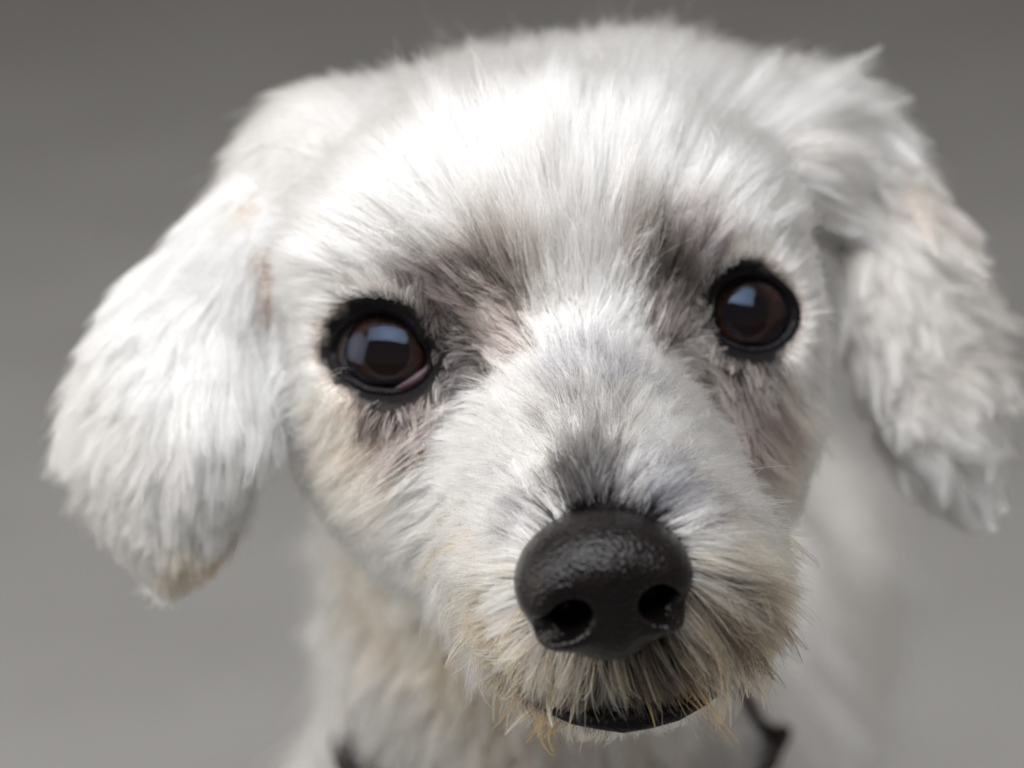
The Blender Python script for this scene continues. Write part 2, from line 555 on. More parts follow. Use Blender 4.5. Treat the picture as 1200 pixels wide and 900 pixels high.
def coat(P, seeded=True):
    """root and tip colour of every hair from the patches it grows in"""
    n = len(P)
    c1 = np.tile(lin(WR), (n, 1))
    c2 = np.tile(lin(W), (n, 1))
    if seeded:
        cid = rng.choice(n, max(4, n // 14), replace=False)
        near = nearest_id(P, P[cid])
        cu = rng.random(len(cid))
        u = np.clip(0.8 * cu[near] + 0.2 * rng.random(n), 0, 1)
        sh = (1 + 0.10 * rng.normal(size=(len(cid), 1)))[near]
        c1, c2 = c1 * sh, c2 * np.minimum(sh, 1.02)
    else:
        u = np.full(n, 0.35)
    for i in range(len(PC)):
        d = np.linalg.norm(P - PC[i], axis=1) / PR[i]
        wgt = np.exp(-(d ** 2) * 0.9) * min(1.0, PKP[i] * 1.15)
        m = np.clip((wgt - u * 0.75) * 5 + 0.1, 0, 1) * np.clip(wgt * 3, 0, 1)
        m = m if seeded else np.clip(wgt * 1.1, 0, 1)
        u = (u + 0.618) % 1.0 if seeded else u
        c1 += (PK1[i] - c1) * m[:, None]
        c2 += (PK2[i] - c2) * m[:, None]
    return c1, c2


# ------------------------------------------------------------------ materials
M_skin = attr_skin("dog_skin")
M_hair = hair_mat("dog_hair")
M_nose = principled("nose_leather", (0.0018, 0.0014, 0.0016), 0.13, 0.26, 0.0, bump=(1700, 0.4, 0.00045), noise=(220, (0.008, 0.0055, 0.0055)))
M_lid = principled("eyelid_skin", (0.005, 0.004, 0.005), 0.36, 0.08, 0.0, bump=(1500, 0.3, 0.0003))
M_lip = principled("lip_skin", (0.005, 0.0045, 0.0045), 0.38, 0.12, 0.0, bump=(1300, 0.5, 0.0005))
M_pink = principled("conjunctiva", (0.05, 0.03, 0.036), 0.4, 0.25, 0.0)
M_sclera = principled("sclera_dark", (0.012, 0.008, 0.008), 0.2, 0.15, 0.0)
M_pupil = principled("pupil_black", (0.007, 0.0042, 0.0034), 0.8, 0.0)

m, nt, out = nodes_of("iris_brown")
b_ = nt.nodes.new("ShaderNodeBsdfPrincipled")
b_.inputs["Roughness"].default_value = 0.6
b_.inputs["Specular IOR Level"].default_value = 0.1
tc = nt.nodes.new("ShaderNodeTexCoord")
ns = nt.nodes.new("ShaderNodeTexNoise")
ns.inputs["Scale"].default_value = 900
ns.inputs["Detail"].default_value = 4
nt.links.new(tc.outputs["Object"], ns.inputs["Vector"])
cr = nt.nodes.new("ShaderNodeValToRGB")
cr.color_ramp.elements[0].position = 0.3
cr.color_ramp.elements[0].color = (0.030, 0.0125, 0.007, 1)
cr.color_ramp.elements[1].position = 0.75
cr.color_ramp.elements[1].color = (0.080, 0.032, 0.016, 1)
nt.links.new(ns.outputs["Fac"], cr.inputs[0])
ia = nt.nodes.new("ShaderNodeAttribute")
ia.attribute_name = "iris_radius"
c3 = nt.nodes.new("ShaderNodeValToRGB")
c3.color_ramp.elements[0].position = 0.52
c3.color_ramp.elements[0].color = (0.10, 0.09, 0.09, 1)
c3.color_ramp.elements[1].position = 1.0
c3.color_ramp.elements[1].color = (0.03, 0.03, 0.03, 1)
for p_, v_ in ((0.68, 0.5), (0.82, 0.95), (0.92, 0.55)):
    e_ = c3.color_ramp.elements.new(p_)
    e_.color = (v_, v_, v_, 1)
nt.links.new(ia.outputs["Fac"], c3.inputs[0])
im = nt.nodes.new("ShaderNodeMix")
im.data_type = "RGBA"
im.blend_type = "MULTIPLY"
im.inputs[0].default_value = 1.0
nt.links.new(cr.outputs[0], im.inputs[6])
nt.links.new(c3.outputs[0], im.inputs[7])
nt.links.new(im.outputs[2], b_.inputs["Base Color"])
nt.links.new(b_.outputs[0], out.inputs[0])
M_iris = m

m, nt, out = nodes_of("cornea_clear")
tr = nt.nodes.new("ShaderNodeBsdfTransparent")
gl = nt.nodes.new("ShaderNodeBsdfGlossy")
gl.inputs["Roughness"].default_value = 0.06
gl.inputs["Color"].default_value = (0.40, 0.54, 0.80, 1)  # blue of a sky reflection tinted into the gloss; lamps are near white
fr = nt.nodes.new("ShaderNodeFresnel")
fr.inputs["IOR"].default_value = 1.40
mx = nt.nodes.new("ShaderNodeMixShader")
nt.links.new(fr.outputs[0], mx.inputs[0])
nt.links.new(tr.outputs[0], mx.inputs[1])
nt.links.new(gl.outputs[0], mx.inputs[2])
nt.links.new(mx.outputs[0], out.inputs[0])
M_cornea = m

# ------------------------------------------------------------------ ground
m, nt, out = nodes_of("concrete_floor")
b_ = nt.nodes.new("ShaderNodeBsdfPrincipled")
tc = nt.nodes.new("ShaderNodeTexCoord")
n1 = nt.nodes.new("ShaderNodeTexNoise")
n1.inputs["Scale"].default_value = 7.0
n1.inputs["Detail"].default_value = 8
n2 = nt.nodes.new("ShaderNodeTexNoise")
n2.inputs["Scale"].default_value = 160
n2.inputs["Detail"].default_value = 4
nt.links.new(tc.outputs["Object"], n1.inputs["Vector"])
nt.links.new(tc.outputs["Object"], n2.inputs["Vector"])
cr = nt.nodes.new("ShaderNodeValToRGB")
cr.color_ramp.elements[0].position = 0.3
cr.color_ramp.elements[0].color = (0.205, 0.2, 0.192, 1)
cr.color_ramp.elements[1].position = 0.7
cr.color_ramp.elements[1].color = (0.24, 0.235, 0.226, 1)
nt.links.new(n1.outputs["Fac"], cr.inputs[0])
nt.links.new(cr.outputs[0], b_.inputs["Base Color"])
bp = nt.nodes.new("ShaderNodeBump")
bp.inputs["Distance"].default_value = 0.002
nt.links.new(n2.outputs["Fac"], bp.inputs["Height"])
nt.links.new(bp.outputs[0], b_.inputs["Normal"])
b_.inputs["Roughness"].default_value = 0.8
nt.links.new(b_.outputs[0], out.inputs[0])
gnd = mesh_from("ground", [(-30, -30, 0), (30, -30, 0), (30, 30, 0), (-30, 30, 0)], [(0, 1, 2, 3)], m, False)
link("ground", gnd, kind="structure")

# ------------------------------------------------------------------ dog
dog = link("dog", None, label="small white dog with floppy ears, black nose and brown eyes standing on grey ground", category="dog")
dog.location = (0.025, 0.17, 0.0)
bpy.context.view_layer.update()

me = mesh_from("body", BP, BF, M_skin)
skin1, _ = coat(BP, False)
grey = skin1.mean(1, keepdims=True)
white = lin(WR).mean()
dk = np.clip(grey / white, 0, 1)
skin = np.array([0.60, 0.53, 0.48]) * (0.10 + 0.90 * dk ** 1.1)
for E in EYES:
    rel, R_ = eye_rel(E, BP)
    f_ = np.clip((rel - 0.97) / 0.08, 0, 1)[:, None]
    f_ = np.where((R_ < 0.0145)[:, None], f_, 1)
    skin = skin * f_ + np.array([0.014, 0.012, 0.013]) * (1 - f_)
qn = (BP - U(708, 684, 40.55)) @ HR.T / CM
f_ = np.clip((np.sqrt(((qn / [1.5, 1.3, 1.35]) ** 2).sum(1)) - 0.9) / 0.3, 0, 1)[:, None]
skin = skin * f_ + np.array([0.02, 0.018, 0.018]) * (1 - f_)
skin = np.where(dk < 0.5, skin * np.array([0.62, 0.62, 0.62]), skin)
far_ = np.clip((BP[:, 1] - 0.045) / 0.02, 0, 1)[:, None]
skin = skin * (1 - far_) + np.array([0.74, 0.71, 0.67]) * far_
at = me.attributes.new("skin_colour", "FLOAT_COLOR", "POINT")
at.data.foreach_set("color", np.concatenate([skin, np.ones((len(skin), 1))], 1).astype(np.float32).ravel())
body_o = link("body", me, dog)

# nose leather: its own fine implicit surface
NC = U(708, 684, 40.55)
NX = norm(HX + 0.05 * HZ)
NB = norm(HB * math.cos(0.12) + HZ * math.sin(0.12))
NZ = np.cross(NX, NB)
NZ = NZ if NZ @ HZ > 0 else -NZ
NR = np.stack([NX, NB, NZ])


def N(a, b, c):
    return NC + CM * (a * NX + b * NB + c * NZ)


lo, hi = NC - 0.019, NC + 0.019
nf = Field(*[np.arange(lo[d], hi[d], 0.0004) for d in range(3)])
nf.V[:] = 0.02
nf.ell(N(0, -0.25, 0.08), (1.16 * k, 0.95 * k, 0.88 * k), NR, k=0.002)
nf.ell(N(0, 0.15, 0.22), (0.95 * k, 0.62 * k, 0.62 * k), NR, k=0.003)
nf.ell(N(0, 0.05, -0.42), (0.66 * k, 0.62 * k, 0.62 * k), NR, k=0.003)
for s in (-1, 1):
    nf.ell(N(0.66 * s, 0.12, 0.02), (0.50 * k, 0.55 * k, 0.50 * k), NR, k=0.0025)
    nf.ell(N(0.62 * s, 0.20, -0.52), (0.40 * k, 0.45 * k, 0.24 * k), NR, k=0.002)
for s in (-1, 1):
    nf.ell(N(0.58 * s, 0.60, -0.20), (0.26 * k, 0.62 * k, 0.25 * k), NR, k=0.0012, sub=True)
    nf.cap(N(0.68 * s, 0.62, -0.30), N(1.28 * s, 0.20, -0.50), 0.0022, 0.0012, k=0.001, sub=True)
nf.cap(N(0, 0.88, 0.05), N(0, 0.74, -0.95), 0.0008, 0.0016, k=0.0014, sub=True)
P, F = surface_nets(nf.V, *nf.g)
P = relax(P, F, 3)
link("nose", mesh_from("nose", P, F, M_nose), dog)


# eyes
def lathe(E, prof, seg=48):
    g = E["gaze"]
    x = norm(RIGHT - g * (RIGHT @ g))
    y = np.cross(g, x)
    V, F = [], []
    for (r, z) in prof:
        for j in range(seg):
            a = 2 * math.pi * j / seg
            V.append(E["cen"] + CM * (g * z + r * (x * math.cos(a) + y * math.sin(a))))
    for i in range(len(prof) - 1):
        for j in range(seg):
            F.append((i * seg + j, i * seg + (j + 1) % seg, (i + 1) * seg + (j + 1) % seg, (i + 1) * seg + j))
    return V, F


def tube(path, rad, seg=12, mat=None, name="tube"):
    path = np.array(path)
    V, F = [], []
    for i, p in enumerate(path):
        t = norm(path[min(i + 1, len(path) - 1)] - path[max(i - 1, 0)])
        a = norm(np.cross(t, FWD))
        b = np.cross(t, a)
        r = rad[i] if hasattr(rad, "__len__") else rad
        for j in range(seg):
            an = 2 * math.pi * j / seg
            V.append(p + r * (a * math.cos(an) + b * math.sin(an)))
        if i:
            for j in range(seg):
                F.append(((i - 1) * seg + j, (i - 1) * seg + (j + 1) % seg, i * seg + (j + 1) % seg, i * seg + j))
    F.append(tuple(range(seg))[::-1])
    F.append(tuple(range((len(path) - 1) * seg, len(path) * seg)))
    return mesh_from(name, V, F, mat)


for ei, E in enumerate(EYES):
    LR = 0.63                                        # limbus radius
    zl = math.sqrt(1 - LR * LR)
    a0 = math.asin(LR)
    prof = [(math.sin(t), math.cos(t)) for t in np.linspace(a0 - 0.02, math.pi - 0.02, 24)]
    V, F = lathe(E, prof)
    eye = link("eye", mesh_from("eye", V, F, M_sclera), dog)
    pr = [(0.645, zl - 0.03), (0.60, zl - 0.03), (0.55, zl - 0.045), (0.50, zl - 0.06), (0.45, zl - 0.08), (0.40, zl - 0.10), (0.35, zl - 0.12), (0.335, zl - 0.14)]
    V, F = lathe(E, pr)
    ime = mesh_from("iris", V, F, M_iris)
    ia_ = ime.attributes.new("iris_radius", "FLOAT", "POINT")
    ia_.data.foreach_set("value", np.repeat([r_ / 0.645 for r_, z_ in pr], 48).astype(np.float32))
    link("iris", ime, eye)
    V, F = lathe(E, [(0.36, zl - 0.135), (0.15, zl - 0.14), (0.001, zl - 0.14)])
    link("pupil", mesh_from("pupil", V, F, M_pupil), eye)
    # cornea cap
    h = 1.045 - zl
    Rc = (LR * LR + h * h) / (2 * h)
    am = math.asin(LR / Rc)
    V, F = lathe(E, [(Rc * math.sin(t), 1.045 - Rc + Rc * math.cos(t)) for t in np.linspace(am, 0.001, 16)])
    link("cornea", mesh_from("cornea", V, F, M_cornea), eye)
    # eyelid: a swollen wet rim round the opening
    ths = np.linspace(-math.pi, math.pi, 73)[:-1]
    V, F = [], []
    rings = [(0.83, 0.99), (0.85, 1.04), (0.885, 1.085), (0.93, 1.105), (0.98, 1.10), (1.03, 1.10), (1.08, 1.05), (1.14, 0.98)]
    rr = np.interp(ths, E["th"], E["rr"], period=2 * math.pi)
    rr = (np.roll(rr, 1) + 2 * rr + np.roll(rr, -1)) / 4
    for (f, R) in rings:
        for j, t in enumerate(ths):
            # the lid is narrower on top, thicker below
            wob = 1 + 0.010 * math.sin(9 * t + ei) + 0.008 * math.sin(17 * t + 2)
            an = rr[j] * (1 + (f - 1) * (0.85 - 0.15 * math.sin(t)))
            an = min(an, 1.35)
            q = E["mid"] * math.cos(an) + math.sin(an) * (E["ex"] * math.cos(t) + E["ey"] * math.sin(t))
            V.append(E["cen"] + q * R * CM * (wob if f > 1.05 else 1))
    n = len(ths)
    for i in range(len(rings) - 1):
        for j in range(n):
            F.append((i * n + j, i * n + (j + 1) % n, (i + 1) * n + (j + 1) % n, (i + 1) * n + j))
    link("eyelid", mesh_from("eyelid", V, F, M_lid), dog)

# pink inner corner of the eye
E = EYES[0]


def on_eye(E, px, py, R):
    d = norm(U(px, py, 45) - CAM)
    oc = CAM - E["cen"]
    bq = oc @ d
    t = -bq - math.sqrt(max(bq * bq - (oc @ oc - (R * CM) ** 2), 0))
    return CAM + d * t


link("inner_corner", tube([on_eye(E, *q, 1.03) for q in [(503, 427), (499, 434), (492, 441), (484, 447), (474, 452), (464, 456)]], [0.0003, 0.0005, 0.0008, 0.0008, 0.0006, 0.0003], mat=M_pink, name="inner_corner"), dog)

# black lower lip
lp = [(632, 826, 42.7), (650, 833, 42.4), (672, 839, 42.15), (700, 843, 41.95), (730, 844, 41.9), (760, 839, 41.95), (790, 828, 42.1), (818, 814, 42.4), (840, 798, 42.75), (854, 782, 43.1), (862, 768, 43.35), (866, 756, 43.6)]
lip = link("lower_lip", tube([U(*q) for q in lp], [0.0004, 0.0008, 0.0012, 0.0014, 0.0018, 0.0018, 0.0021, 0.0019, 0.0018, 0.0013, 0.0008, 0.0004], mat=M_lip, name="lower_lip"), dog)

# ------------------------------------------------------------------ coat: combed guides (px, py, image direction, length cm, lift)
GUIDE = [
    # bridge of the nose and stop
    (690, 575, 0, -1, .45, .25), (650, 585, -.7, -.7, .5, .25), (740, 580, .6, -.8, .5, .25), (690, 530, 0, -1, .6, .22), (650, 540, -.8, -.7, .6, .22), (735, 535, .8, -.7, .6, .22),
    (690, 480, -.05, -1, .7, .2), (640, 490, -.8, -.5, .7, .2), (740, 480, .7, -.6, .7, .2), (675, 430, -.1, -1, .8, .22), (620, 440, -.8, -.5, .5, .2), (735, 420, .5, -.85, .5, .2),
    (665, 370, -.05, -1, .9, .22), (610, 390, -.75, -.6, .45, .2), (725, 370, .3, -1, .6, .2), (655, 310, -.1, -1, 1.1, .22), (560, 380, -.8, -.6, .4, .2), (530, 350, -.75, -.7, .5, .2),
    (780, 370, .2, -1, .45, .2), (790, 310, .2, -1, .55, .2), (820, 290, .5, -.85, .7, .2), (500, 330, -.8, -.5, .7, .2), (540, 430, -.9, .3, .35, .18), (800, 430, .6, .2, .5, .18),
    # forehead, crown
    (600, 300, -.35, -1, 1.2, .22), (720, 280, .15, -1, 1.2, .22), (500, 280, -.7, -.8, 1.3, .22), (430, 310, -.95, -.35, 1.2, .2), (370, 330, -1, .15, 1.0, .15),
    (640, 220, -.08, -1, 1.5, .25), (540, 200, -.4, -1, 1.6, .25), (740, 200, .2, -1, 1.6, .25), (440, 220, -.8, -.5, 1.2, .2), (360, 250, -1, .1, 1.0, .15),
    (640, 120, -.05, -1, 1.0, .3), (520, 120, -.4, -1, 1.0, .28), (760, 130, .25, -1, 1.0, .3), (420, 160, -.7, -.4, .9, .18), (350, 190, -.6, .6, .9, .08), (860, 140, .6, -.6, 1.3, .25),
    (850, 210, .6, -.6, 1.3, .22), (920, 200, .9, .1, 1.2, .2), (900, 280, .8, -.5, 1.0, .2), (950, 300, .9, .2, 1.0, .2), (930, 130, .95, -.15, 1.5, .25), (640, 85, 0, -1, .9, .35), (480, 100, -.5, -.85, 1.0, .3), (760, 90, .2, -1, .9, .3),
    # round the eyes
    (370, 400, -1, .15, 1.0, .18), (390, 350, -.95, -.3, .9, .2), (440, 345, -.7, -.6, .7, .2), (480, 355, -.6, -.7, .5, .2), (380, 450, -.95, .35, .8, .18), (430, 485, -.7, .7, .6, .18), (480, 480, -.5, .85, .6, .2),
    (960, 360, 1, .1, .9, .18), (950, 410, .9, .4, .8, .18), (900, 430, .5, .85, .7, .18), (850, 425, .1, 1, .6, .2), (880, 305, .4, -.9, .6, .2), (930, 320, .8, -.5, .8, .2), (840, 320, .1, -1, .6, .2),
    # cheeks
    (520, 500, -.8, .5, .7, .2), (560, 540, -.9, .25, .8, .22), (500, 560, -.8, .6, .9, .22), (440, 540, -.85, .5, 1.0, .2), (370, 500, -.85, .5, .8, .18), (340, 540, -.6, .75, .8, .18), (420, 620, -.5, .85, .7, .18),
    (500, 640, -.8, .6, .9, .25), (560, 620, -.95, .3, .7, .25), (590, 590, -.9, -.2, .6, .25), (470, 720, -.4, .9, .8, .2), (540, 700, -.7, .7, .9, .28), (400, 680, -.4, .9, .8, .18),
    (840, 480, .3, .95, .8, .2), (880, 510, .6, .8, .8, .2), (930, 480, .8, .6, .9, .2), (960, 430, .9, .5, 1.0, .2), (820, 530, .8, .3, .7, .22), (870, 570, .7, .7, .9, .22), (920, 560, .6, .8, 1.0, .22),
    (820, 590, .8, .1, .7, .25), (860, 620, .8, .55, 1.0, .3), (900, 650, .6, .8, 1.1, .28),
    # upper lip and chin
    (580, 680, -.85, .45, .7, .3), (570, 740, -.6, .75, .9, .3), (600, 770, -.4, .9, .9, .3), (650, 790, -.25, 1, .75, .3), (700, 795, 0, 1, .7, .3), (750, 785, .25, 1, .75, .3), (800, 760, .5, .9, .9, .35),
    (830, 700, .6, .8, 1.1, .35), (835, 650, .8, .4, 1.0, .35), (870, 700, .5, .9, 1.1, .3), (880, 750, .4, .9, .8, .25), (530, 790, -.4, .9, .9, .28), (600, 830, -.2, 1, .6, .25), (680, 835, 0, 1, .5, .22), (760, 820, .2, 1, .5, .22), (840, 785, .4, .9, .5, .22),
    (600, 880, -.2, 1, 1.0, .25), (720, 890, 0, 1, 1.0, .25), (520, 850, -.3, 1, 1.2, .25), (820, 870, .2, 1, 1.0, .25),
    # ears
    (325, 215, -.5, .85, 1.1, .08), (300, 260, -.5, .85, 1.2, .08), (302, 300, -.1, 1, 1.3, .08), (250, 320, -.6, .8, 1.3, .08), (285, 380, .0, 1, 1.3, .08), (195, 380, -.7, .7, 1.1, .1), (240, 430, -.2, 1, 1.4, .08), (285, 460, .04, 1, 1.2, .08),
    (140, 450, -.75, .65, .9, .12), (190, 480, -.4, .9, 1.2, .09), (220, 520, -.15, 1, 1.2, .08), (275, 520, .05, 1, 1.1, .08), (130, 530, -.6, .8, .9, .12), (205, 590, -.1, 1, .8, .08), (250, 570, .0, 1, .9, .08), (165, 580, -.3, .95, .7, .1), (200, 640, -.05, 1, .5, .06), (230, 630, 0, 1, .6, .06), (175, 630, -.1, 1, .5, .06),
    (965, 150, .7, .6, 1.2, .12), (1000, 210, .5, .85, 1.3, .12), (1040, 230, .75, .65, 1.2, .12), (1015, 290, .2, 1, 1.3, .12), (1070, 300, .7, .7, 1.1, .18), (1025, 370, .2, 1, 1.1, .12), (1110, 340, .85, .5, 1.0, .2), (1110, 400, .85, .5, 1.0, .2), (1055, 430, .5, .85, 1.1, .14), (1120, 450, .8, .6, .9, .2), (1085, 480, .55, .8, .9, .14), (1115, 510, .5, .85, .8, .16), (1030, 440, .4, .9, 1.0, .14), (1112, 545, .4, .9, .7, .14),
    # throat and chest
    (470, 800, -.4, .9, 1.5, .25), (420, 800, -.5, .85, 1.8, .3), (450, 880, -.2, 1, 1.8, .3), (900, 820, .4, .9, 1.6, .3), (950, 860, .5, .85, 1.8, .3),
]
GP, GD, GL = [], [], []
for (px, py, dx, dy, L, lf) in GUIDE:
    loc, n = hit(px, py)
    if loc is None:
        print("guide misses", px, py)
        continue
    v = RIGHT * dx - UP * dy
    fn = FWD @ n
    lam = -(v @ n) / fn if abs(fn) > 0.25 else 0.0
    lam = np.clip(lam, -2.0, 2.0)
    v = v + FWD * lam
    v = norm(v - n * (v @ n))
    GP.append(loc)
    GD.append(v)
    GL.append((L, lf))
# guides for the sides the photograph does not show
for s in (-1, 1):
    for (a, b, c, da, db, dc, L) in [(3.5 * s, -5.5, 1.0, .3 * s, -1, -.3, 1.6), (2 * s, -7, 2, .2 * s, -1, -.4, 1.6), (0, -8.5, 0, 0, -.2, -1, 1.8), (3 * s, -7, -2, 0, -.6, -1, 1.2), (3.4 * s, -3, -3.5, .1 * s, -.6, -1, 1.1), (1.5 * s, 1, -4.4, 0, -.5, -1, 1.2), (0, -5, 3.4, 0, -1, 0, 1.6)]:
        GP.append(H(a, b, c))
        GD.append(norm(da * HX + db * HB + dc * HZ))
        GL.append((L, .25))
for (x, y, z, d) in [(0.016, 0.04, 0.20, (0, .1, -1)), (-0.03, 0.09, 0.2, (-.3, .4, -1)), (0.065, 0.09, 0.2, (.3, .4, -1)), (0.02, 0.12, 0.245, (0, 1, -.1)), (0.03, 0.2, 0.245, (0, 1, -.1)), (-0.02, 0.2, 0.19, (-.1, .7, -1)), (0.08, 0.2, 0.19, (.1, .7, -1)), (0.035, 0.3, 0.22, (0, 1, -.3)), (0.03, 0.2, 0.145, (0, .6, -1)), (-0.02, 0.1, 0.08, (0, .1, -1)), (0.055, 0.1, 0.08, (0, .1, -1)), (0.0, 0.28, 0.08, (0, .1, -1)), (0.075, 0.28, 0.08, (0, .1, -1)), (0.047, 0.38, 0.16, (0, .4, -.8))]:
    GP.append(np.array([x, y, z]))
    GD.append(norm(d))
    GL.append((2.0, .3))
GP, GD, GL = np.array(GP), np.array(GD), np.array(GL)

tri = np.concatenate([BF[:, [0, 1, 2]], BF[:, [0, 2, 3]]])
TA, TB, TC = BP[tri[:, 0]], BP[tri[:, 1]], BP[tri[:, 2]]
cen = (TA + TB + TC) / 3
fn = np.cross(TB - TA, TC - TA)
area = np.linalg.norm(fn, axis=1) / 2
fn = norm(fn)
_, gn = B.sample(cen)
if (fn * gn).sum(1).mean() < 0:
    fn = -fn


def scatter(count, wt):
    p = area * wt
    p = p / p.sum()
    ix = rng.choice(len(tri), count, p=p)
    u, v = rng.random(count), rng.random(count)
    f = u + v > 1
    u[f], v[f] = 1 - u[f], 1 - v[f]
    return TA[ix] + u[:, None] * (TB[ix] - TA[ix]) + v[:, None] * (TC[ix] - TA[ix]), fn[ix]


def nearest_id(P, C):
    from mathutils.kdtree import KDTree
    kd = KDTree(len(C))
    for i, c in enumerate(C):
        kd.insert(c, i)
    kd.balance()
    return np.array([kd.find(p)[1] for p in P])


def groom(P, Nn, K=7, grow=1.0, rise=1.0, dirj=0.22, lenj=0.35, clump=0.55, size=22, size2=260, frizz=0.05, hug=0.8, grav=0.25):
    n = len(P)
    D = np.empty((n, 3))
    L = np.empty(n)
    LF = np.empty(n)
    for s in range(0, n, 40000):
        q = P[s:s + 40000]
        d2 = ((q[:, None, :] - GP[None]) ** 2).sum(-1)
        wt = 1 / (d2 + 4e-6) ** 1.9
        wt /= wt.sum(1, keepdims=True)
        D[s:s + 40000] = wt @ GD
        L[s:s + 40000] = wt @ GL[:, 0]
        LF[s:s + 40000] = wt @ GL[:, 1]
    L = L * grow * CM * np.clip(1 + lenj * rng.normal(size=n), 0.35, 1.7)
    D = D - Nn * (D * Nn).sum(1, keepdims=True)
    D = norm(D)
    for E in EYES:                                   # hair parts away from the lids and is short there
        rel, R_ = eye_rel(E, P)
        near_ = np.clip((1.55 - rel) / 0.5, 0, 1) * (R_ < 0.016)
        rd = P - E["cen"]
        rd = norm(rd - E["mid"] * (rd @ E["mid"])[:, None])
        rd = rd - Nn * (rd * Nn).sum(1, keepdims=True)
        D = norm(D + rd * (0.9 * near_)[:, None])
        L = L * (1 - 0.5 * near_)
    S = np.cross(Nn, D)
    D = norm(D + S * (rng.normal(size=n) * dirj)[:, None])
    lift = np.clip(rise * LF * (1 + 0.5 * rng.normal(size=n)), 0.02, 1.2)
    X = np.empty((n, K, 3), np.float32)
    p = P - Nn * 0.0004
    d = norm(D + Nn * (lift * 2.2)[:, None])
    X[:, 0] = p
    step = (L / (K - 1))[:, None]
    fr = rng.normal(size=(n, 3)) * frizz
    for i in range(1, K):
        p = p + d * step
        val, g = B.sample(p)
        pen = np.clip(0.0006 - val, 0, 0.004)
        p = p + g * pen[:, None]
        X[:, i] = p
        dn = (d * g).sum(1, keepdims=True)
        tgt = (lift * 0.35)[:, None]
        d = d - g * (dn - tgt) * hug * (2.0 / K)
        d = d + np.array([0, 0, -1.0]) * (grav * 0.5 / K) + fr * (2.0 / K) + rng.normal(size=(n, 3)) * (frizz * 0.5)
        d = norm(d)
    # locks: hairs lean towards the hair in the middle of their tuft
    for sz, amt, shp in ((size2, clump * 0.55, 1.6), (size, clump, 1.1)):
        nc = max(4, n // sz)
        cid = rng.choice(n, nc, replace=False)
        near = nearest_id(P, P[cid])
        G = X[cid][near]
        t = (np.linspace(0, 1, K) ** shp)[None, :, None]
        a = amt * np.clip(1 + 0.35 * rng.normal(size=n), 0, 1.5)[:, None, None]
        far = np.linalg.norm(G[:, 0] - X[:, 0], axis=1)
        a = a * np.clip(1.3 - far / 0.006, 0.0, 1)[:, None, None]
        X = X + (G - X) * np.clip(t * a, 0, 0.95)
    return X


def curves_object(name, X, c1, c2, rad, parent, taper=0.25, kind=None):
    n, K, _ = X.shape
    cu = bpy.data.hair_curves.new(name)
    cu.add_curves([K] * n)
    cu.attributes["position"].data.foreach_set("vector", X.reshape(-1).astype(np.float32))
    t = np.linspace(0, 1, K)
    rr = (rad[:, None] * (1 - (1 - taper) * t[None] ** 1.5)).astype(np.float32)
    ra = cu.attributes.get("radius") or cu.attributes.new("radius", "FLOAT", "POINT")
    ra.data.foreach_set("value", rr.ravel())
    tt = np.clip(t * 1.25 - 0.1, 0, 1)[None, :, None]
    c = c1[:, None] * (1 - tt) + c2[:, None] * tt
    c = np.concatenate([c, np.ones((n, K, 1))], 2).astype(np.float32)
    ca = cu.attributes.new("hair_colour", "FLOAT_COLOR", "POINT")
    ca.data.foreach_set("color", c.ravel())
    cu.materials.append(M_hair)
    return link(name, cu, parent, kind=kind)


# where hair grows: not on lids, nose leather or lips
def bald(P):
    m = np.zeros(len(P), bool)
    for E in EYES:
        rel, R = eye_rel(E, P)
        m |= (rel < 0.985) & (R < 0.0135)
    q = (P - NC) @ NR.T / CM
    m |= (((q - [0, -0.1, 0]) / [1.08, 0.93, 0.94]) ** 2).sum(1) < 1
    return m


eard = np.min([np.linalg.norm(cen[:, None] - e[None], axis=2).min(1) for e in EARS], axis=0)
hq = (cen - E0) @ HR.T / CM
head = (hq[:, 1] > -9.0) & (hq[:, 2] > -4.9) & (cen[:, 2] > 0.262)
is_ear = (np.abs(hq[:, 0]) > 4.25) & (eard < 0.022) & (cen[:, 2] > 0.262)
vis = np.clip((cen - CAM) @ FWD, 0, 1)
facing = (fn * norm(CAM - cen)).sum(1)
muzzle = head & (hq[:, 1] > 1.0)
wt_head = np.where(head & ~is_ear, np.where(facing > -0.25, 1.0, 0.35), 0.0) * np.where(muzzle, 1.25, 1.0) * np.where((hq[:, 1] > 2.6) & (hq[:, 2] < -2.6), 0.5, 1.0)
wt_ear = np.where(is_ear, 1.0, 0.0)
wt_body = np.where(~head & ~is_ear, np.where((cen[:, 1] < 0.14) & (cen[:, 2] > 0.19), 1.0, 0.4), 0.0)


def make_fur(name, count, wt, r0, tint=None, grow=1.0, rise=1.0, **kw):
    P, Nn = scatter(count, wt)
    ok = ~bald(P)
    P, Nn = P[ok], Nn[ok]
    X = groom(P, Nn, grow=grow, rise=rise, **kw)
    if tint is None:
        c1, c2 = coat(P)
    else:
        c1, c2 = np.tile(lin(tint[0]), (len(P), 1)), np.tile(lin(tint[1]), (len(P), 1))
    j = 1 + 0.06 * rng.normal(size=(len(P), 1))
    c1, c2 = np.clip(c1 * j, 0.004, 0.95), np.clip(c2 * j, 0.004, 0.95)
    rad = r0 * np.clip(1 + 0.3 * rng.normal(size=len(P)), 0.45, 1.9)
    return curves_object(name, X, c1, c2, rad, dog, kind="stuff")


